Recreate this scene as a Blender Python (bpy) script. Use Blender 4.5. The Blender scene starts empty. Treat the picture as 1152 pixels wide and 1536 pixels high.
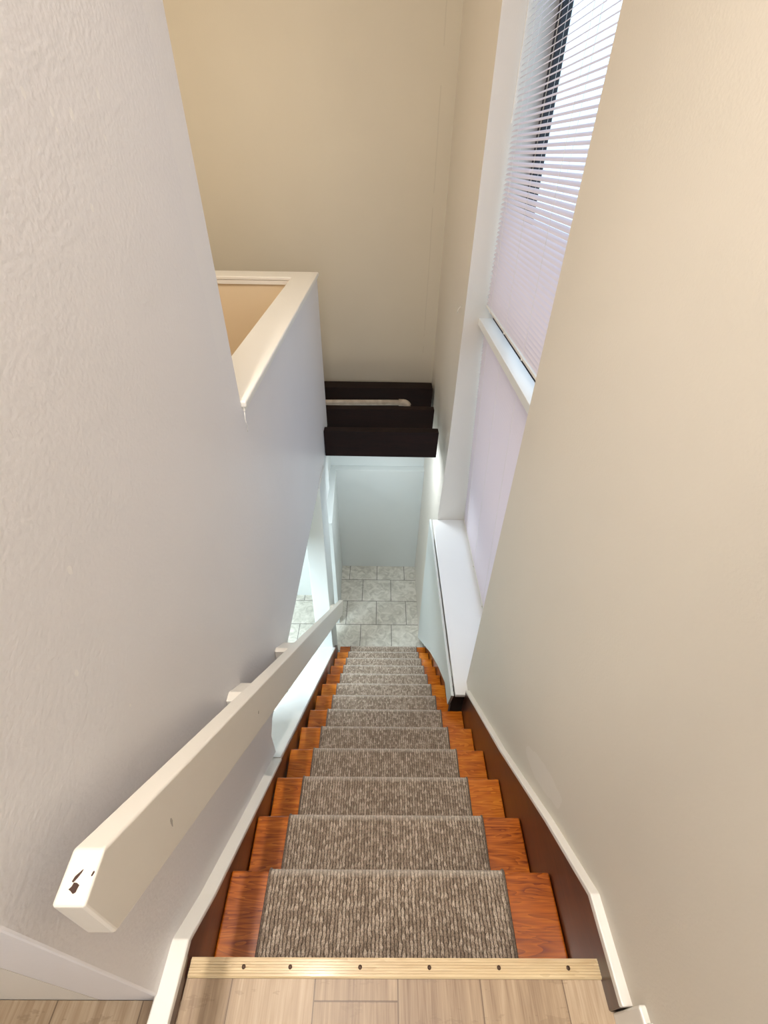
import bpy, bmesh, math, random
from mathutils import Vector, Matrix
random.seed(4)
scn = bpy.context.scene
COL = scn.collection

# ---------------------------------------------------------------- materials
def s2l(c):
    return tuple(((v/255)/12.92 if v/255 <= .04045 else ((v/255+.055)/1.055)**2.4) for v in c)

class NT:
    def __init__(s, name):
        s.m = bpy.data.materials.new(name); s.m.use_nodes = True
        s.t = s.m.node_tree; s.b = s.t.nodes['Principled BSDF']
    def n(s, typ, **kw):
        nd = s.t.nodes.new(typ)
        for k, v in kw.items():
            if hasattr(nd, k) and not k[0].isupper(): setattr(nd, k, v)
            else: nd.inputs[k].default_value = v
        return nd
    def l(s, a, b): s.t.links.new(a, b)
    def math(s, op, a, b=None, c=None):
        nd = s.t.nodes.new('ShaderNodeMath'); nd.operation = op
        for i, v in enumerate((a, b, c)):
            if v is None: continue
            if isinstance(v, (int, float)): nd.inputs[i].default_value = v
            else: s.l(v, nd.inputs[i])
        return nd.outputs[0]
    def coord(s):
        return s.n('ShaderNodeTexCoord').outputs['Object']
    def sep(s, v):
        nd = s.n('ShaderNodeSeparateXYZ'); s.l(v, nd.inputs[0]); return nd.outputs
    def comb(s, x, y, z):
        nd = s.n('ShaderNodeCombineXYZ')
        for i, v in enumerate((x, y, z)):
            if isinstance(v, (int, float)): nd.inputs[i].default_value = v
            else: s.l(v, nd.inputs[i])
        return nd.outputs[0]
    def noise(s, vec, scale, detail=3, rough=.5, dist=0):
        nd = s.n('ShaderNodeTexNoise'); nd.inputs['Scale'].default_value = scale
        nd.inputs['Detail'].default_value = detail; nd.inputs['Roughness'].default_value = rough
        nd.inputs['Distortion'].default_value = dist
        s.l(vec, nd.inputs['Vector']); return nd.outputs['Fac']
    def ramp(s, fac, stops):
        nd = s.n('ShaderNodeValToRGB'); cr = nd.color_ramp
        while len(cr.elements) < len(stops): cr.elements.new(.5)
        for e, (p, c) in zip(cr.elements, stops):
            e.position = p; e.color = (*c, 1)
        s.l(fac, nd.inputs[0]); return nd.outputs[0]
    def mix(s, fac, a, b, blend='MIX'):
        nd = s.n('ShaderNodeMix'); nd.data_type = 'RGBA'; nd.blend_type = blend
        for i, v in ((0, fac), (6, a), (7, b)):
            if isinstance(v, (int, float)): nd.inputs[i].default_value = v
            elif isinstance(v, tuple): nd.inputs[i].default_value = (*v, 1)
            else: s.l(v, nd.inputs[i])
        return nd.outputs[2]
    def bump(s, h, strength=.3, dist=.001):
        nd = s.n('ShaderNodeBump'); nd.inputs['Strength'].default_value = strength
        nd.inputs['Distance'].default_value = dist; s.l(h, nd.inputs['Height'])
        s.l(nd.outputs[0], s.b.inputs['Normal'])
    def col(s, v):
        if isinstance(v, tuple): s.b.inputs['Base Color'].default_value = (*v, 1)
        else: s.l(v, s.b.inputs['Base Color'])
    def rough(s, r):
        if isinstance(r, (int, float)): s.b.inputs['Roughness'].default_value = r
        else: s.l(r, s.b.inputs['Roughness'])

DABS = [(0.941, 1.468, 0.005), (0.845, 1.439, 0.005), (0.748, 1.453, 0.004), (0.797, 1.439, 0.004), (0.924, 1.415, 0.003), (0.82, 1.331, 0.004), (1.011, 1.351, 0.0025), (0.794, 1.419, 0.003), (0.455, 0.93, 0.005), (0.374, 0.8, 0.004), (0.42, 0.626, 0.0025), (1.286, 1.376, 0.0025), (2.575, 0.383, 0.003)]
def paint(name, c, rough=.55, bump=.35, scale=160, patch=False, marks=False, var=.04, seam=False):
    m = NT(name); co = m.coord()
    n1 = m.noise(co, 1.3, 3)
    c0 = s2l(c); c1 = tuple(v*(1-var) for v in c0)
    colr = m.ramp(n1, [(.35, c1), (.65, c0)])
    h = m.noise(co, scale, 2, .5)
    n2 = m.noise(co, 9, 3, .6)
    h = m.math('ADD', h, m.math('MULTIPLY', n2, .8))
    if marks:   # filler dabs and old nail bumps
        x, y, z = m.sep(co)
        nz = m.math('MULTIPLY', m.math('SUBTRACT', m.noise(co, 110, 2), .5), 1.6)
        d = None
        for (py, pz, pr) in DABS:
            a = m.math('DIVIDE', m.math('SUBTRACT', y, py), pr)
            b = m.math('DIVIDE', m.math('SUBTRACT', z, pz), pr*1.5)
            r = m.math('ADD', m.math('ADD', m.math('MULTIPLY', a, a), m.math('MULTIPLY', b, b)), nz)
            k = m.math('LESS_THAN', r, 1)
            d = k if d is None else m.math('MAXIMUM', d, k)
        h = m.math('ADD', h, m.math('MULTIPLY', d, 2.2))
        colr = m.mix(m.math('MULTIPLY', d, .6), colr, s2l((240, 236, 230)))
    if seam:    # taped board joint
        x, y, z = m.sep(co)
        d = m.math('LESS_THAN', m.math('ABSOLUTE', m.math('ADD', m.math('SUBTRACT', x, .372), m.math('MULTIPLY', m.math('SUBTRACT', m.noise(co, 5), .5), .012))), .0035)
        br = m.math('GREATER_THAN', m.noise(co, 3.1), .42)
        d = m.math('MULTIPLY', d, br)
        h = m.math('ADD', h, m.math('MULTIPLY', d, -.9))
        colr = m.mix(m.math('MULTIPLY', d, .12), colr, s2l((120, 105, 85)))
    if marks:   # smooth filled edge strip at the wall end
        x, y, z = m.sep(co)
        d = m.math('GREATER_THAN', m.math('ADD', y, m.math('MULTIPLY', m.noise(co, 2), .02)), 1.22)
        d = m.math('MULTIPLY', d, m.math('MULTIPLY', m.math('LESS_THAN', y, 1.34), m.math('GREATER_THAN', z, .95)))
        h = m.math('MULTIPLY', h, m.math('MULTIPLY_ADD', d, -.45, 1))
        colr = m.mix(m.math('MULTIPLY', d, .15), colr, s2l((240, 236, 230)))
    if patch:   # smoothed filler patch above the stair skirt
        x, y, z = m.sep(co)
        zz = m.math('ADD', m.math('MULTIPLY', m.math('SUBTRACT', y, .60), .75), m.math('SUBTRACT', z, -.10))
        a = m.math('DIVIDE', m.math('SUBTRACT', y, .60), .13)
        b = m.math('DIVIDE', zz, .055)
        r = m.math('ADD', m.math('MULTIPLY', a, a), m.math('MULTIPLY', b, b))
        r = m.math('ADD', r, m.math('MULTIPLY', m.noise(co, 18, 3), 1.1))
        mask = m.math('LESS_THAN', r, 1.45)
        colr = m.mix(m.math('MULTIPLY', mask, .35), colr, s2l((236, 230, 222)))
    m.col(colr); m.rough(rough); m.bump(h, bump, .0012)
    return m.m

WALL = paint('wall_paint', (226, 219, 208), .5, .5, 150)
WALL_L = paint('wall_paint_orange_peel', (228, 224, 223), .42, .75, 120, marks=True)
WALL_R = paint('wall_paint_patched', (221, 213, 199), .5, .4, 170, patch=True)
WALL_B = paint('wall_paint_back', (213, 204, 185), .55, .4, 170, seam=True)
WALL_LOW = paint('wall_paint_cool_lit', (214, 219, 217), .5, .4, 120)  # white wall paint with the cool light down here tinted into it
TRIM = paint('trim_gloss_paint', (236, 232, 224), .33, .35, 60)
RAILP = paint('handrail_paint', (229, 222, 210), .35, .35, 45)
CEIL = paint('ceiling_paint', (232, 228, 220), .7, .2, 90)
CREAM = paint('cream_paint', (232, 212, 180), .5, .3, 120)
SILLP = paint('sill_paint', (240, 240, 238), .3, .15, 30)

def wood(name, stops, rough=.25, along='x', scale=1., knots=True, island=True, bumps=.15):
    m = NT(name); co = m.coord()
    x, y, z = m.sep(co)
    oi = m.n('ShaderNodeObjectInfo').outputs['Random']
    off = m.math('MULTIPLY', oi, 37.)
    yy = m.math('ADD', y, z)
    if along == 'x':
        v = m.comb(m.math('ADD', m.math('MULTIPLY', x, 1.6), off), m.math('MULTIPLY', yy, 14.), off)
        v2 = m.comb(m.math('ADD', m.math('MULTIPLY', x, 10), off), m.math('MULTIPLY', yy, 240.), off)
    else:
        v = m.comb(m.math('ADD', m.math('MULTIPLY', x, 14), off), m.math('MULTIPLY', y, 1.6), m.math('MULTIPLY', z, 14))
        v2 = m.comb(m.math('MULTIPLY', x, 240.), m.math('MULTIPLY', y, 10.), m.math('MULTIPLY', z, 200.))
    n1 = m.noise(v, 1.5*scale, 3, .5, 1.0)
    rings = m.math('FRACT', m.math('MULTIPLY', n1, 9.))
    n2 = m.noise(v2, 1., 2)
    f = m.math('ADD', m.math('MULTIPLY', rings, .2), m.math('ADD', m.math('MULTIPLY', n2, .4), m.math('MULTIPLY', n1, .45)))
    f = m.math('ADD', f, m.math('MULTIPLY', m.math('SUBTRACT', oi, .5), .24))
    c = m.ramp(f, stops)
    m.col(c); m.rough(rough); m.bump(f, bumps, .0006)
    m.b.inputs['Coat Weight'].default_value = .25
    m.b.inputs['Coat Roughness'].default_value = .15
    return m.m
TREAD = wood('varnished_pine', [(.25, s2l((118, 50, 10))), (.5, s2l((184, 96, 20))), (.75, s2l((218, 132, 38)))], .25)
RISER = wood('riser_wood', [(.2, s2l((96, 40, 14))), (.8, s2l((170, 84, 30)))], .35)
STRING = wood('dark_stained_wood', [(.2, s2l((34, 13, 7))), (.55, s2l((66, 28, 12))), (.85, s2l((104, 52, 22)))], .3, 'y')
JOIST = wood('dark_joist_wood', [(.2, s2l((16, 7, 5))), (.8, s2l((40, 18, 12)))], .7)
JOIST.node_tree.nodes['Principled BSDF'].inputs['Coat Weight'].default_value = 0
JOIST.node_tree.nodes['Principled BSDF'].inputs['Specular IOR Level'].default_value = .25
PINE = wood('bare_pine', [(.2, s2l((180, 150, 108))), (.8, s2l((222, 200, 158)))], .45)
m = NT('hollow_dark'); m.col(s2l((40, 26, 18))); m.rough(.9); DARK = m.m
m = NT('bronze_frame'); m.col(s2l((26, 26, 32))); m.rough(.4); BRONZE = m.m
m = NT('screw_metal'); m.col(s2l((70, 52, 40))); m.rough(.45); m.b.inputs['Metallic'].default_value = .7; SCREW = m.m
m = NT('pvc_pipe'); co = m.coord(); m.col(m.ramp(m.noise(co, 20), [(.3, s2l((196, 180, 160))), (.7, s2l((222, 210, 192)))])); m.rough(.4); PVC = m.m
m = NT('dented_paint'); m.col(s2l((168, 160, 150))); m.rough(.5); DENT = m.m
m = NT('bare_wood_chip'); m.col(s2l((66, 44, 34))); m.rough(.8); CHIP = m.m

# carpet
def carpet():
    m = NT('ribbed_loop_carpet'); co = m.coord()
    x, y, z = m.sep(co)
    wob = m.noise(co, 60, 2)
    u = m.math('ADD', m.math('DIVIDE', x, .0098), m.math('MULTIPLY', m.math('SUBTRACT', wob, .5), .9))
    ui = m.math('FLOOR', u); uf = m.math('SUBTRACT', m.math('FRACT', u), .5)
    wn = m.n('ShaderNodeTexWhiteNoise'); wn.noise_dimensions = '1D'; m.l(ui, wn.inputs['W'])
    v0 = m.math('DIVIDE', m.math('SUBTRACT', y, z), .0125)
    skew = m.math('MULTIPLY', m.math('ABSOLUTE', uf), 1.1)
    v = m.math('ADD', m.math('ADD', v0, wn.outputs['Value']), skew)
    vi = m.math('FLOOR', v); vf = m.math('SUBTRACT', m.math('FRACT', v), .5)
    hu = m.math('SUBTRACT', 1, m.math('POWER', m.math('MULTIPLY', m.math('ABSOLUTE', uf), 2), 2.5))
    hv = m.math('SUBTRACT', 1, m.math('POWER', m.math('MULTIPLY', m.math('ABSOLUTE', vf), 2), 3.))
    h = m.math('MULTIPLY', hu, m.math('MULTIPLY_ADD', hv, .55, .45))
    wn2 = m.n('ShaderNodeTexWhiteNoise'); wn2.noise_dimensions = '2D'; m.l(m.comb(ui, vi, 0), wn2.inputs['Vector'])
    fib = m.noise(co, 420, 2, .7)
    tone = m.math('ADD', m.math('MULTIPLY', wn2.outputs['Value'], .28), m.math('MULTIPLY', fib, .75))
    c = m.ramp(tone, [(.25, s2l((112, 96, 82))), (.5, s2l((162, 144, 126))), (.75, s2l((222, 206, 188)))])
    big = m.noise(co, 7, 2)
    c = m.mix(m.math('MULTIPLY', big, .2), c, s2l((150, 134, 118)))
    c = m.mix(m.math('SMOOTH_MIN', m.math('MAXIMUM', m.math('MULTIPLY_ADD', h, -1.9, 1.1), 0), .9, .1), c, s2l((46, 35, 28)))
    # highlight along each nosing painted into the carpet colour
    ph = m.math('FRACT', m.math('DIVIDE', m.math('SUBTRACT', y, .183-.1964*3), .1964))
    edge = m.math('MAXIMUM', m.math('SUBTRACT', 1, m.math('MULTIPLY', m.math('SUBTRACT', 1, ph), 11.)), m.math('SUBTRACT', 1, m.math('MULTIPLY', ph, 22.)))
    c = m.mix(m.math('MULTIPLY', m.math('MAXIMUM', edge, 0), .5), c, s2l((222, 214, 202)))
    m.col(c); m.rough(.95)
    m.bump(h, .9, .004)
    return m.m
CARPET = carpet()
m = NT('carpet_binding'); co = m.coord()
m.col(m.ramp(m.noise(co, 300), [(.3, s2l((84, 70, 60))), (.7, s2l((130, 116, 102)))])); m.rough(.95); BIND = m.m

def tiles():
    m = NT('ceramic_floor_tile'); co = m.coord(); x, y, z = m.sep(co)
    T = .334
    vec = m.comb(m.math('DIVIDE', m.math('ADD', x, .366+T*20.5), T), m.math('DIVIDE', m.math('SUBTRACT', y, 3.155-T*20), T), 0)
    b = m.n('ShaderNodeTexBrick'); b.offset = .5; b.offset_frequency = 2; b.squash = 1
    b.inputs['Scale'].default_value = 1; b.inputs['Mortar Size'].default_value = .011
    b.inputs['Mortar Smooth'].default_value = .2
    b.inputs['Brick Width'].default_value = 1; b.inputs['Row Height'].default_value = 1
    b.inputs['Color1'].default_value = (.96, .96, .96, 1); b.inputs['Color2'].default_value = (1, 1, 1, 1)
    b.inputs['Bias'].default_value = 0
    m.l(vec, b.inputs['Vector'])
    n1 = m.noise(co, 11, 5, .6, 1.5)
    c = m.ramp(n1, [(.36, s2l((176, 172, 160))), (.5, s2l((196, 192, 180))), (.64, s2l((210, 206, 195)))])
    c = m.mix(1., c, b.outputs['Color'], 'MULTIPLY')
    c = m.mix(b.outputs['Fac'], c, s2l((104, 101, 94)))
    m.col(c); m.rough(.38)
    h = m.math('ADD', m.math('MULTIPLY', n1, .5), m.math('MULTIPLY', b.outputs['Fac'], -1.5))
    m.bump(h, .5, .002)
    return m.m
TILE = tiles()

def planks():
    m = NT('light_oak_planks'); co = m.coord(); x, y, z = m.sep(co)
    u = m.math('DIVIDE', m.math('ADD', x, .286+1.8), .178)
    ui = m.math('FLOOR', u); uf = m.math('FRACT', u)
    wn = m.n('ShaderNodeTexWhiteNoise'); wn.noise_dimensions = '1D'; m.l(ui, wn.inputs['W'])
    yo = m.math('ADD', m.math('SUBTRACT', y, .113+12), m.math('MULTIPLY', m.math('FRACT', m.math('MULTIPLY', m.math('SUBTRACT', ui, 11.), .37)), 1.2))
    vj = m.math('DIVIDE', yo, 1.2); vi = m.math('FLOOR', vj); vf = m.math('FRACT', vj)
    wn2 = m.n('ShaderNodeTexWhiteNoise'); wn2.noise_dimensions = '2D'; m.l(m.comb(ui, vi, 0), wn2.inputs['Vector'])
    r = wn2.outputs['Value']
    g = m.noise(m.comb(m.math('MULTIPLY', x, 60), m.math('MULTIPLY', y, 4), m.math('MULTIPLY', r, 30)), 1, 4, .6, .8)
    g2 = m.noise(m.comb(m.math('MULTIPLY', x, 300), m.math('MULTIPLY', y, 9), r), 1, 2)
    f = m.math('ADD', m.math('MULTIPLY', g, .6), m.math('MULTIPLY', g2, .25))
    f = m.math('ADD', f, m.math('MULTIPLY', r, .3))
    c = m.ramp(f, [(.3, s2l((126, 100, 76))), (.55, s2l((168, 143, 114))), (.8, s2l((196, 174, 146)))])
    stain = m.math('MULTIPLY', m.math('GREATER_THAN', m.noise(m.comb(m.math('MULTIPLY', x, 9), m.math('MULTIPLY', y, 30), 3.), 1, 4, .7), .6), .25)
    c = m.mix(stain, c, s2l((120, 96, 72)))
    e = m.math('MINIMUM', m.math('MINIMUM', uf, m.math('SUBTRACT', 1, uf)), 1)
    e2 = m.math('MULTIPLY', m.math('MINIMUM', vf, m.math('SUBTRACT', 1, vf)), 6.7)
    seam = m.math('LESS_THAN', m.math('MINIMUM', e, e2), .008)
    c = m.mix(m.math('MULTIPLY', seam, .7), c, s2l((84, 62, 44)))
    m.col(c); m.rough(.42); m.bump(g, .1, .0005)
    return m.m
PLANK = planks()

# blinds: thin white slats that let a little light through
m = NT('blind_slat'); m.col(s2l((226, 218, 224))); m.rough(.45)
m.b.inputs['Transmission Weight'].default_value = 0
tr = m.n('ShaderNodeBsdfTranslucent'); tr.inputs['Color'].default_value = (*s2l((240, 228, 232)), 1)
mx = m.n('ShaderNodeMixShader'); mx.inputs[0].default_value = .18
m.l(m.b.outputs[0], mx.inputs[1]); m.l(tr.outputs[0], mx.inputs[2])
m.l(mx.outputs[0], m.t.nodes['Material Output'].inputs['Surface']); SLAT = m.m
m = NT('window_glass')
tp = m.n('ShaderNodeBsdfTransparent'); gl = m.n('ShaderNodeBsdfGlossy'); gl.inputs['Roughness'].default_value = .02
tp.inputs['Color'].default_value = (.93, .96, .97, 1)
mx = m.n('ShaderNodeMixShader'); mx.inputs[0].default_value = .06
m.l(tp.outputs[0], mx.inputs[1]); m.l(gl.outputs[0], mx.inputs[2])
m.l(mx.outputs[0], m.t.nodes['Material Output'].inputs['Surface']); GLASS = m.m
m = NT('lamp_glass'); m.b.inputs['Emission Color'].default_value = (1, .8, .55, 1); m.b.inputs['Emission Strength'].default_value = 6; LAMP = m.m

# ---------------------------------------------------------------- mesh helpers
def finish(name, bm, mat, parent=None, bevel=0, seg=2, smooth=False):
    bmesh.ops.recalc_face_normals(bm, faces=bm.faces)
    me = bpy.data.meshes.new(name); bm.to_mesh(me); bm.free()
    o = bpy.data.objects.new(name, me); COL.objects.link(o)
    if mat: me.materials.append(mat)
    if parent:
        o.parent = parent; o.matrix_parent_inverse = parent.matrix_basis.inverted()
    if bevel:
        b = o.modifiers.new('bevel', 'BEVEL'); b.width = bevel; b.segments = seg; b.limit_method = 'ANGLE'
        b.angle_limit = math.radians(30)
    if smooth:
        for p in me.polygons: p.use_smooth = True
    return o
def prism(bm, pts, axis, a, b):
    """polygon pts in the two other axes, extruded along axis from a to b"""
    def mk(p, t):
        if axis == 'x': return (t, p[0], p[1])
        if axis == 'y': return (p[0], t, p[1])
        return (p[0], p[1], t)
    va = [bm.verts.new(mk(p, a)) for p in pts]; vb = [bm.verts.new(mk(p, b)) for p in pts]
    bm.faces.new(va); bm.faces.new(vb[::-1]); n = len(pts)
    for i in range(n): bm.faces.new((va[i], vb[i], vb[(i+1) % n], va[(i+1) % n]))
def box(bm, x0, x1, y0, y1, z0, z1):
    prism(bm, [(x0, y0), (x1, y0), (x1, y1), (x0, y1)], 'z', z0, z1)
def hexa(bm, c):
    """8 corners: bottom 4 then top 4"""
    v = [bm.verts.new(p) for p in c]
    for f in ((3, 2, 1, 0), (4, 5, 6, 7), (0, 1, 5, 4), (1, 2, 6, 5), (2, 3, 7, 6), (3, 0, 4, 7)):
        bm.faces.new([v[i] for i in f])
def tube(bm, pts, r, n=14):
    rings = []
    for i, p in enumerate(pts):
        p = Vector(p)
        d = (Vector(pts[min(i+1, len(pts)-1)]) - Vector(pts[max(i-1, 0)])).normalized()
        up = Vector((0, 0, 1)) if abs(d.z) < .9 else Vector((0, 1, 0))
        s = d.cross(up).normalized(); u = s.cross(d)
        rr = r[i] if isinstance(r, (list, tuple)) else r
        rings.append([bm.verts.new(p + rr*(math.cos(2*math.pi*k/n)*s + math.sin(2*math.pi*k/n)*u)) for k in range(n)])
    for a, b in zip(rings, rings[1:]):
        for k in range(n): bm.faces.new((a[k], a[(k+1) % n], b[(k+1) % n], b[k]))
    bm.faces.new(rings[0][::-1]); bm.faces.new(rings[-1])
def B(): return bmesh.new()
def struct(o): o['kind'] = 'structure'; return o
def S(name, boxes, mat, **kw):
    bm = B()
    for b in boxes: box(bm, *b)
    return struct(finish(name, bm, mat, **kw))
def empty(name, loc): 
    o = bpy.data.objects.new(name, None); COL.objects.link(o); o.location = loc; o.empty_display_size = .1
    bpy.context.view_layer.update(); return o
def tag(o, label, cat, group=None):
    o['label'] = label; o['category'] = cat
    if group: o['group'] = group
    return o

RISE, RUN, Y0, NST = .19, .1964, .183, 13
FL = -2.66
def ny(k): return Y0 + RUN*k
def nline(y, off=0): return -RISE*(y-Y0)/RUN + off
SX = 1/480.  # slight skew of the flight against the walls (per metre of run handled below)

# ---------------------------------------------------------------- shell
# left wall: full height beside the landing, half wall beyond, opening underneath
bm = B()
prism(bm, [(.114, 3.3), (1.325, 3.3), (1.325, .77), (3.335, .77), (3.335, -.33), (3.0, -.47), (.955, -.455),
           (.905, -.50), (.905, -.66), (.905, -.74), (.114, -.05)], 'x', -.58, -.44)
struct(finish('wall_left', bm, WALL_L, bevel=.004))
# wall under the half wall return, its end pier and lower hall pieces
S('wall_return', [(-3.0, -.579, 3.165, 3.30, -.47, .77)], CREAM)
bm = B()
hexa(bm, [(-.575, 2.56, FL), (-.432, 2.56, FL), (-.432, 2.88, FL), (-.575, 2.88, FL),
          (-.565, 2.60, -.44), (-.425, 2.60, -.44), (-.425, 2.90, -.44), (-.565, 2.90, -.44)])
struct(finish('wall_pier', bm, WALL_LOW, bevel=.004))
bm = B()
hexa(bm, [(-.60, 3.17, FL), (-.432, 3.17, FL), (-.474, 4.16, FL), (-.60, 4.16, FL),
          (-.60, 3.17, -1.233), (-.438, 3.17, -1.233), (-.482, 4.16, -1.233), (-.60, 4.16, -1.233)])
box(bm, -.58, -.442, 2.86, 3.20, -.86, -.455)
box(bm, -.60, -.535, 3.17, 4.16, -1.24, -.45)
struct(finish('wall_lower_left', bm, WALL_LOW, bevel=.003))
# knee wall below the opening, carrying the sloped sill
bm = B()
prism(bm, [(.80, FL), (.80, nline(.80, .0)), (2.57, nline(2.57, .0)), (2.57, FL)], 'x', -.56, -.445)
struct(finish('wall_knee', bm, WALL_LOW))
bm = B()
prism(bm, [(.862, nline(.862, .035)), (.862, nline(.862, .058)), (2.57, nline(2.57, .058)), (2.57, nline(2.57, .035))], 'x', -.565, -.408)
struct(finish('trim_1', bm, SILLP, bevel=.003))
# back wall
S('wall_back', [(-3.1, .75, 4.15, 4.30, FL-.1, 3.3)], WALL_B)
S('wall_lower_back', [(-.60, .50, 4.055, 4.16, FL, -1.23), (-.60, .50, 4.144, 4.156, -1.23, -.44)], WALL_LOW, bevel=.003)  # thin upper sheet carries the cool lit tint across the back wall
# right wall
bm = B()
box(bm, .51, .82, -2.2, 1.457, FL-.1, 3.3)
box(bm, .515, .82, 1.457, 2.94, FL-.1, -1.015)
box(bm, .51, .82, 1.457, 2.94, 2.28, 3.3)
struct(finish('wall_right', bm, WALL_R, bevel=.004))
bm = B()
hexa(bm, [(.50, 2.94, -.25), (.82, 2.94, -.25), (.82, 4.3, -.25), (.476, 4.16, -.25),
          (.51, 2.94, 3.3), (.82, 2.94, 3.3), (.82, 4.3, 3.3), (.476, 4.16, 3.3)])
bmesh.ops.remove_doubles(bm, verts=bm.verts, dist=1e-5)
struct(finish('wall_far_right', bm, WALL))
bm = B()
hexa(bm, [(.425, 2.94, FL-.05), (.82, 2.94, FL-.05), (.82, 4.3, FL-.05), (.438, 4.16, FL-.05),
          (.50, 2.94, -.25), (.82, 2.94, -.25), (.82, 4.3, -.25), (.476, 4.16, -.25)])
struct(finish('wall_lower_right', bm, WALL))
# boards furred out over the lower right wall
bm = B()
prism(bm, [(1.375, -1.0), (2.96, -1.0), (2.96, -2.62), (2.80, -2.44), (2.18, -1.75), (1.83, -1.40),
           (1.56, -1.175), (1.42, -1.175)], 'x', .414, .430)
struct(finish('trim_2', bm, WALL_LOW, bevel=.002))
# upper hall behind the camera, ceiling, other rooms
S('wall_hall_back', [(-3.1, .82, -2.3, -2.2, FL-.1, 3.3)], WALL)
S('ceiling', [(-3.1, .82, -2.3, 4.3, 3.3, 3.4)], CEIL)
S('wall_far_left', [(-3.2, -3.0, -2.3, 4.3, FL-.1, 3.3)], WALL)
S('floor_side_room', [(-3.0, -.58, -2.2, 3.165, -.47, -.25)], PLANK)
S('wall_hall_front', [(-3.0, -.58, .114, .25, -.25, 3.3)], WALL)
S('wall_side_room', [(-3.0, -.58, 1.15, 1.25, -.25, 3.3)], CREAM)
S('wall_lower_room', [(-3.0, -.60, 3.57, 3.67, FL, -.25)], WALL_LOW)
bm = B(); box(bm, -3.1, .82, -2.3, 4.3, FL-.1, FL)
struct(finish('floor_tiled', bm, TILE))
# landing
S('floor', [(-.405, .51, -2.2, .147, -.2, 0.0), (-3.0, -.405, -2.2, .113, -.2, 0.0)], PLANK)
# white painted ledges on top of the stair skirts
bm = B()
LT = [(.03, .063), (.20, .055)] + [(y, nline(y, .052)) for y in (.30, .5, .7, .862)]
prism(bm, LT + [(y, z-.02) for y, z in LT[::-1]], 'x', -.445, -.404)
struct(finish('trim_3', bm, TRIM, bevel=.003))
RT = [(.10, .088), (.275, .084), (.478, -.098), (.837, -.455), (1.372, -.937)]
bm = B()
prism(bm, RT + [(y, z-.02) for y, z in RT[::-1]], 'x', .489, .515)
struct(finish('trim_4', bm, TRIM, bevel=.003))
# door casing stub at the right edge of the landing
S('trim_5', [(.497, .53, -.02, .098, 0, .15), (.50, .53, .0, .075, .15, .16)], TRIM, bevel=.004)
# cap of the half wall
bm = B()
prism(bm, [(-.425, 1.325), (-.425, 3.325), (-3.0, 3.325), (-3.0, 3.15), (-.578, 3.15), (-.578, 1.325)], 'z', .768, .79)
struct(finish('trim_6', bm, TRIM, bevel=.006, seg=3))
bm = B()
box(bm, -.439, -.433, 1.33, 3.32, .755, .768); box(bm, -3., -.58, 3.153, 3.165, .745, .768)
struct(finish('trim_7', bm, TRIM))
# window sill with nose, mid rail
bm = B()
prism(bm, [(.436, 1.372), (.512, 1.372), (.512, 1.459), (.76, 1.459), (.76, 2.938), (.436, 2.938)], 'z', -1.008, -.985)
struct(finish('trim_8', bm, SILLP, bevel=.003))
S('trim_9', [(.595, .678, 1.457, 2.94, .578, .62)], SILLP, bevel=.002)

# windows
for i, (z0, z1) in enumerate(((.62, 2.28), (-.985, .60)), 1):
    w = empty('window_%d' % i, (.77, 2.2, z0)); struct(w)
    bm = B()
    box(bm, .755, .80, 2.87, 2.94, z0, z1); box(bm, .755, .80, 1.457, 1.52, z0, z1)
    box(bm, .755, .80, 1.52, 2.87, z0, z0+.05); box(bm, .755, .80, 1.52, 2.87, z1-.05, z1)
    if i == 1: box(bm, .681, .80, 1.46, 2.937, .575, .628)
    finish('window_frame', bm, BRONZE, w, bevel=.003)
    bm = B(); box(bm, .776, .780, 1.52, 2.87, z0+.05, z1-.05)
    finish('window_glass', bm, GLASS, w)

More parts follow.
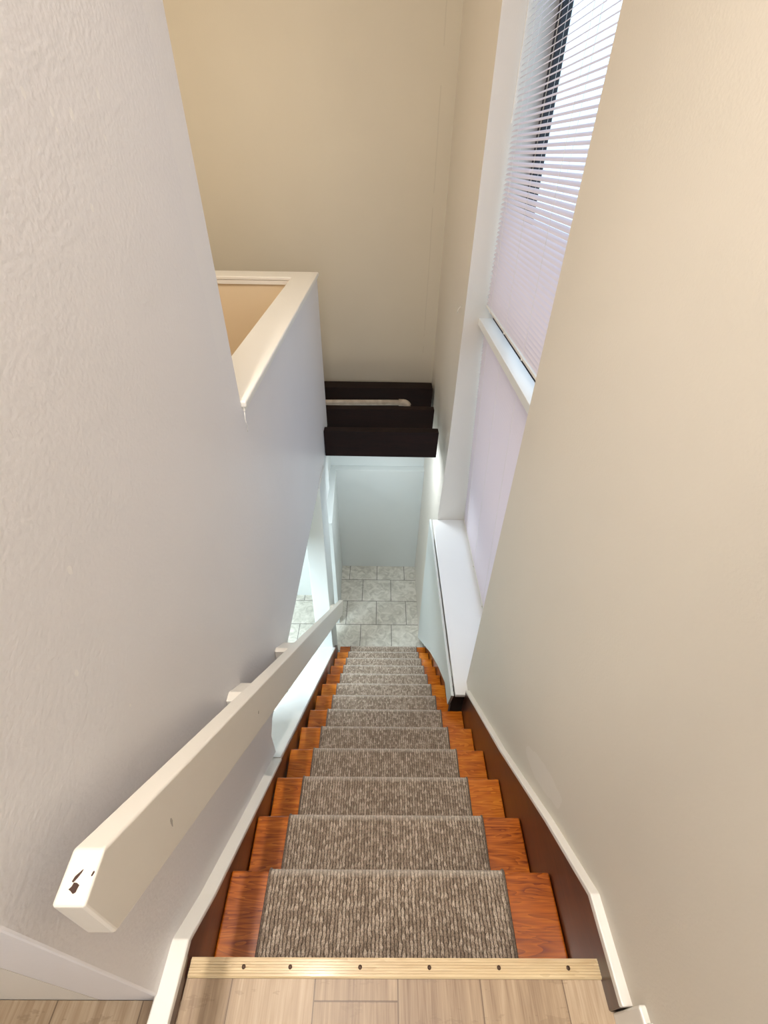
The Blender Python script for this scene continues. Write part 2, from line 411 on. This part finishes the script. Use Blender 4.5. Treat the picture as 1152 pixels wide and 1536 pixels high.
# ---------------------------------------------------------------- blinds
def blind(label, xt, xb, z0, z1, y0, y1, wand):
    t = empty('mini_blind', ((xt+xb)/2, (y0+y1)/2, z0))
    tag(t, label, 'blind', 'mini blinds in the tall window')
    xf = lambda z: xb + (xt-xb)*(z-z0)/(z1-z0)
    th = math.radians(32); w = .0125; pitch = .0212
    bm = B(); z = z0+.03
    while z < z1-.035:
        xc = xf(z); top = []; nn = 5
        for j in range(nn):
            s = -1+2*j/(nn-1); crown = .0024*(1-s*s)
            dx = s*w*math.cos(th) - crown*math.sin(th)*1; dz = s*w*math.sin(th) + crown*math.cos(th)
            top.append((xc+dx, z+dz))
        ys = [y0 + (y1-y0)*q/6 for q in range(7)]
        a = random.uniform(-.0006, .0006)
        grid = [[bm.verts.new((px, yy, pz + a*math.sin(yy*3))) for px, pz in top] for yy in ys]
        for g, h in zip(grid, grid[1:]):
            for j in range(nn-1): bm.faces.new((g[j], g[j+1], h[j+1], h[j]))
        z += pitch
    finish('slats', bm, SLAT, t, smooth=True)
    bm = B(); box(bm, xt-.014, xt+.014, y0, y1, z1-.03, z1); finish('head_rail', bm, SLAT, t, bevel=.002)
    bm = B(); box(bm, xb-.012, xb+.012, y0, y1, z0, z0+.012); finish('bottom_rail', bm, TRIM, t, bevel=.003)
    for f in (.1, .37, .63, .9):
        yy = y0+(y1-y0)*f
        bm = B()
        tube(bm, [(xb-.0135, yy, z0+.012), (xt-.0135, yy, z1-.03)], .0007, 6)
        tube(bm, [(xb+.0125, yy, z0+.012), (xt+.0125, yy, z1-.03)], .0007, 6)
        finish('ladder_cord', bm, TRIM, t)
        bm = B(); tube(bm, [(xb-.013, yy, z0+.006), (xb-.019, yy, z0+.006)], [.006, .004], 10); finish('button', bm, TRIM, t)
    if wand:
        bm = B(); tube(bm, [(xb-.024, y1-.035, z1-.03), (xb-.026, y1-.04, 1.56), (xb-.026, y1-.04, 1.53)], [.003, .003, .0045], 10)
        finish('tilt_wand', bm, TRIM, t)
blind('white mini blind in the upper half of the window, slats half open on daylight', .634, .634, .690, 2.27, 1.465, 2.915, True)
blind('white slatted mini blind hanging below the window mid rail down to the deep white sill', .640, .705, -.975, .566, 1.465, 2.915, False)

# ---------------------------------------------------------------- staircase
st = empty('staircase', (.04, 2.7, FL))
tag(st, 'steep flight of varnished orange pine stairs with dark side boards', 'stairs')
def lx(k): return -.408 + .0018*k
def rx(k): return .4905 if k < 7 else .4695
for k in range(1, NST+1):
    bm = B(); box(bm, lx(k), rx(k), ny(k-1)-.02, ny(k), -RISE*k-.03, -RISE*k)
    finish('tread', bm, TREAD, st, bevel=.006, seg=3)
for k in range(0, NST+1):
    bm = B(); zt = -RISE*k - (.03 if k else .013)
    box(bm, lx(k), rx(k), ny(k)-.042 if k else .148, ny(k)-.024 if k else .160, max(-RISE*(k+1), FL), zt)
    finish('riser', bm, RISER, st)
# side boards
bm = B()
prism(bm, [(.03, .045), (.20, .036)] + [(y, nline(y, .036)) for y in (.30, 1.5, 2.70)] + [(2.74, FL+.02), (2.74, FL), (2.4, FL), (.03, -.4)], 'x', -.443, -.406)
finish('stringer', bm, STRING, st, bevel=.002)
bm = B()
prism(bm, [(.10, .07), (.275, .066), (.478, -.116), (.837, -.473), (1.38, -.955), (1.38, -1.5), (.10, -.4)], 'x', .4915, .5095)
finish('stringer', bm, STRING, st, bevel=.002)
bm = B()
prism(bm, [(1.42, nline(1.42, .10)), (2.70, nline(2.70, .10)), (2.84, -2.60), (2.84, FL), (2.4, FL), (1.42, nline(1.42, -.2))], 'x', .4705, .512)
finish('stringer', bm, STRING, st, bevel=.002)
# dark box standing in for the shade in the hollow behind the furred boards
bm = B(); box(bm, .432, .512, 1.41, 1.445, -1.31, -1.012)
finish('hollow_shade', bm, DARK, st)

# carpet runner
bm = B()
prof = []   # outer profile (y, z) flowing down the steps
t = .010
R_ = .012
prof.append((.170, -.016))
prof.append((.170, -.05))
for k in range(1, NST+1):
    yb = ny(k-1)-.024+t if k > 1 else .170
    yn = ny(k)+.004; zt = -RISE*k
    prof += [(yb, zt+t+.01), (yb+.008, zt+t)]
    for a in (90, 60, 30, 0, -30):
        prof.append((yn-R_+R_*math.cos(math.radians(a)), zt+t-R_+R_*math.sin(math.radians(a))))
    prof += [(yn-.006, zt-.026), (yn-.018, zt-.04)]
prof.append((ny(NST)-.014, FL+.003))
def cxs(y):
    k = (y-Y0)/RUN; return -.297+.0013*k, .357+.0013*k
rows = []
for y, z in prof:
    a, b = cxs(y)
    rows.append([bm.verts.new((a, y, z)), bm.verts.new((b, y, z))])
for r0, r1 in zip(rows, rows[1:]): bm.faces.new((r0[0], r0[1], r1[1], r1[0]))
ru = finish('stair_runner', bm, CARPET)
md = ru.modifiers.new('thick', 'SOLIDIFY'); md.thickness = .009; md.offset = -1
tag(ru, 'grey-brown ribbed loop carpet runner down the middle of the wooden stairs', 'carpet')
# bound edges
for side in (0, 1):
    bm = B(); pts = []
    for (y, z) in prof[2:-1]:
        pts.append((cxs(y)[side], y, z-.002))
    tube(bm, pts, .0042, 6)
    bnd = finish('edge_binding', bm, BIND, ru, smooth=True)

# pine nosing strip with screws
ns = empty('edge_strip', (.045, .162, 0)); tag(ns, 'pale pine strip screwed across the top edge of the stairs', 'floor strip')
bm = B()
pts = [(.146, 0), (.146, .006)]
for i in range(6):
    y = .149+i*.0045
    pts += [(y, .009), (y+.003, .009), (y+.0033, .0075), (y+.0042, .0075)]
pts += [(.178, .008), (.178, -.012), (.1485, -.012), (.1485, 0)]
prism(bm, pts, 'x', -.402, .494)
finish('strip_board', bm, PINE, ns)
for x in (-.285, -.184, -.032, .119, .271, .423):
    bm = B(); tube(bm, [(x, .163, .006), (x, .163, .0095), (x, .163, .0102)], [.0042, .0042, .002], 10)
    finish('screw', bm, SCREW, ns)

# ---------------------------------------------------------------- handrail
hr = empty('handrail', (-.38, .14, .6)); tag(hr, 'white painted plank handrail with chipped cut end sloping down the left wall', 'handrail')
bm = B()
K = .335/.36
prism(bm, [(y*K, 1.4+(z-1.4)*K) for y, z in ((.133, .545), (.138, .664), (.196, .672), (3.025, -2.108), (2.875, -2.155))], 'x', -.374, -.335)
finish('rail_board', bm, RAILP, hr, bevel=.004, seg=3)
for pts in (((.69, .155), (.72, .155), (.80, .07), (.80, -.02), (.69, .04)),
            ((1.14, -.255), (1.16, -.255), (1.27, -.37), (1.27, -.44), (1.14, -.38)),
            ((2.60, -1.72), (2.63, -1.72), (2.73, -1.82), (2.73, -1.9), (2.60, -1.84))):
    bm = B(); prism(bm, list(pts), 'x', -.4395 if pts[0][0] < 2 else -.431, -.3745)
    finish('mounting_block', bm, RAILP, hr, bevel=.003)
def blob(bm, c, u, v, ru_, rv, n, nrm, seed):
    rnd = random.Random(seed); c = Vector(c); u = Vector(u); v = Vector(v); nrm = Vector(nrm)
    ring = [c + u*ru_*math.cos(2*math.pi*i/n)*rnd.uniform(.6, 1.15) + v*rv*math.sin(2*math.pi*i/n)*rnd.uniform(.6, 1.15) for i in range(n)]
    lo = [bm.verts.new(p - nrm*.001) for p in ring]; hi = [bm.verts.new(p + nrm*.0005) for p in ring]
    bm.faces.new(hi); bm.faces.new(lo[::-1])
    for i in range(n): bm.faces.new((lo[i], lo[(i+1) % n], hi[(i+1) % n], hi[i]))
bm = B()
blob(bm, (-0.3545, 0.1452, 0.7177), (1, 0, 0), (0, 1, 0), .006, .0055, 9, (0, 0, 1), 1)
blob(bm, (-0.3555, 0.1563, 0.7193), (.5, .86, 0), (-.86, .5, 0), .008, .0022, 7, (0, 0, 1), 2)
blob(bm, (-0.3387, 0.1582, 0.7196), (.2, 1, 0), (1, 0, 0), .004, .0013, 6, (0, 0, 1), 3)
finish('chipped_spots', bm, CHIP, hr)
bm = B(); blob(bm, (-0.3347, 0.2680, 0.5392), (0, .25, .97), (0, .97, -.25), .010, .0028, 8, (1, 0, 0), 5)
finish('dent', bm, DENT, hr)
bm = B(); blob(bm, (-0.3347, 0.6514, 0.1670), (0, .7, .7), (0, .7, -.7), .005, .003, 8, (1, 0, 0), 6)
finish('dent', bm, DENT, hr)

# ---------------------------------------------------------------- joists and pipe
for y0, y1, x0, lab in ((3.08, 3.152, -.438, 'nearest of the three dark wood joists across the stairwell, with its whole face showing'),
                        (3.47, 3.54, -1.6, 'middle one of the three dark wood joists, right in front of the pale pipe'),
                        (3.905, 4.05, -1.6, 'dark wood joist lying against the back wall behind the pale pipe')):
    bm = B()
    xr = .438 if y0 < 3.8 else .462
    prism(bm, [(x0, -.468), (xr-.004, -.472), (xr, -.252), (xr-.08, -.25), (x0, -.25)], 'y', y0, y1)
    j = finish('ceiling_joist', bm, JOIST, bevel=.004); tag(j, lab, 'beam', 'dark joists across the stairwell')
pp = empty('drain_pipe', (-.2, 3.70, -.30)); tag(pp, 'pale plastic pipe with an elbow lying between the dark joists', 'pipe')
bm = B(); tube(bm, [(-1.6, 3.715, -.325), (.17, 3.715, -.30)], .024, 16); finish('straight_pipe', bm, PVC, pp, smooth=True)
bm = B()
el = [(.15, 3.715, -.30), (.19, 3.715, -.30)] + [(.19+.05*math.sin(math.radians(a)), 3.715-.02*(1-math.cos(math.radians(a))), -.35+.05*math.cos(math.radians(a))) for a in range(15, 91, 15)] + [(.24, 3.69, -.46)]
tube(bm, el, .029, 16); finish('elbow', bm, PVC, pp, smooth=True)

# ---------------------------------------------------------------- small fixings
def nail(x, y, z, d, lab):
    bm = B(); tube(bm, [(x, y, z), (x+d[0]*.012, y+d[1]*.012, z+.002), (x+d[0]*.013, y+d[1]*.013, z+.002)], [.0022, .0022, .005], 8)
    o = finish('nail', bm, SCREW); tag(o, lab, 'nail')
nail(.645, 2.94, .585, (0, -1), 'small nail head in the white window reveal beside the mid rail')
bm = B(); tube(bm, [(.498, 3.05, .66), (.488, 3.05, .655), (.478, 3.052, .64), (.474, 3.055, .625), (.48, 3.06, .618)], .0028, 8)
tag(finish('wall_hook', bm, TRIM, smooth=True), 'tiny painted hook on the right wall just beyond the window', 'hook')
bm = B(); tube(bm, [(-.432, 1.318, .758), (-.432, 1.31, .735), (-.434, 1.325, .705), (-.432, 1.312, .69)], .0012, 6)
tag(finish('loose_tape', bm, TRIM, smooth=True), 'loose white strand of tape dangling under the near end of the half wall cap', 'tape')

# ---------------------------------------------------------------- lights
LX, LY, LZ = -.325, .36, 3.3
lamp = empty('ceiling_light', (LX, LY, LZ)); tag(lamp, 'round glass ceiling light above the landing', 'ceiling light')
bm = B(); tube(bm, [(LX, LY, LZ), (LX, LY, LZ-.025)], .105, 32); finish('base', bm, TRIM, lamp)
bm = B(); tube(bm, [(LX, LY, LZ-.024), (LX, LY, LZ-.05), (LX, LY, LZ-.07), (LX, LY, LZ-.08)], [.095, .088, .06, .02], 32)
finish('lamp_shade', bm, LAMP, lamp, smooth=True)
def point(name, loc, power, col, r):
    d = bpy.data.lights.new(name, 'POINT'); d.energy = power; d.color = col; d.shadow_soft_size = r
    o = bpy.data.objects.new(name, d); COL.objects.link(o); o.location = loc; return o
def area(name, loc, rot, power, col, sx, sy):
    d = bpy.data.lights.new(name, 'AREA'); d.shape = 'RECTANGLE'; d.size = sx; d.size_y = sy; d.energy = power; d.color = col
    o = bpy.data.objects.new(name, d); COL.objects.link(o); o.location = loc; o.rotation_euler = rot; return o
sp = bpy.data.lights.new('hall_lamp', 'SPOT'); sp.energy = 205; sp.color = (1, .92, .82); sp.shadow_soft_size = .05
sp.spot_size = math.radians(92); sp.spot_blend = 1.0
o = bpy.data.objects.new('hall_lamp', sp); COL.objects.link(o); o.location = (-.405, .36, 3.16)
point('side_room_lamp', (-1.5, 2.3, 1.9), 38, (1, .88, .72), .1)
area('lower_room_daylight', (-1.8, 1.6, -.52), (0, math.radians(15), 0), 180, (.76, .91, 1), 1.2, 1.2)  # unseen panel added for the daylight that fills the lower room
area('lower_hall_fill', (.08, 3.33, -.50), (0, 0, 0), 8, (.84, .94, 1), .3, .3)  # fill added under the joists to brighten the lower hall
point('stair_fill', (.0, -.15, 3.05), 36, (1, .95, .94), .22)  # extra fill without a fitting, added to lift the left wall
area('hall_fill', (.1, -2.1, 1.5), (math.radians(90), 0, 0), 26, (.84, .91, 1), 1.1, 1.3)  # soft fill added behind the camera, no window is built there
# daylight comes in through the window
pt = bpy.data.lights.new('daylight_portal', 'AREA'); pt.shape = 'RECTANGLE'; pt.size = 3.3; pt.size_y = 1.5
pt.cycles.is_portal = True
o = bpy.data.objects.new('daylight_portal', pt); COL.objects.link(o); o.location = (.83, 2.2, .65); o.rotation_euler = (0, math.radians(90), 0)

w = bpy.data.worlds.new('sky'); scn.world = w; w.use_nodes = True
bg = w.node_tree.nodes['Background']
bg.inputs['Color'].default_value = (.66, .82, 1, 1); bg.inputs['Strength'].default_value = 1.8

# ---------------------------------------------------------------- camera
cam = bpy.data.cameras.new('camera'); co = bpy.data.objects.new('camera', cam); COL.objects.link(co)
cam.sensor_fit = 'HORIZONTAL'; cam.sensor_width = 36; cam.lens = 680/1152*36; cam.clip_start = .02
F = Vector((1, 535, -680)).normalized()
D = Vector((-16, -863, -680)); D = (D - D.dot(F)*F).normalized(); U = -D; R = F.cross(U)
M = Matrix((R, F, U)).to_4x4(); M.translation = Vector((0, 0, 1.40))
co.matrix_world = M
scn.camera = co

vs = scn.view_settings
vs.view_transform = 'Standard'; vs.look = 'None'; vs.gamma = 1; vs.use_curve_mapping = False; vs.exposure = 0.17
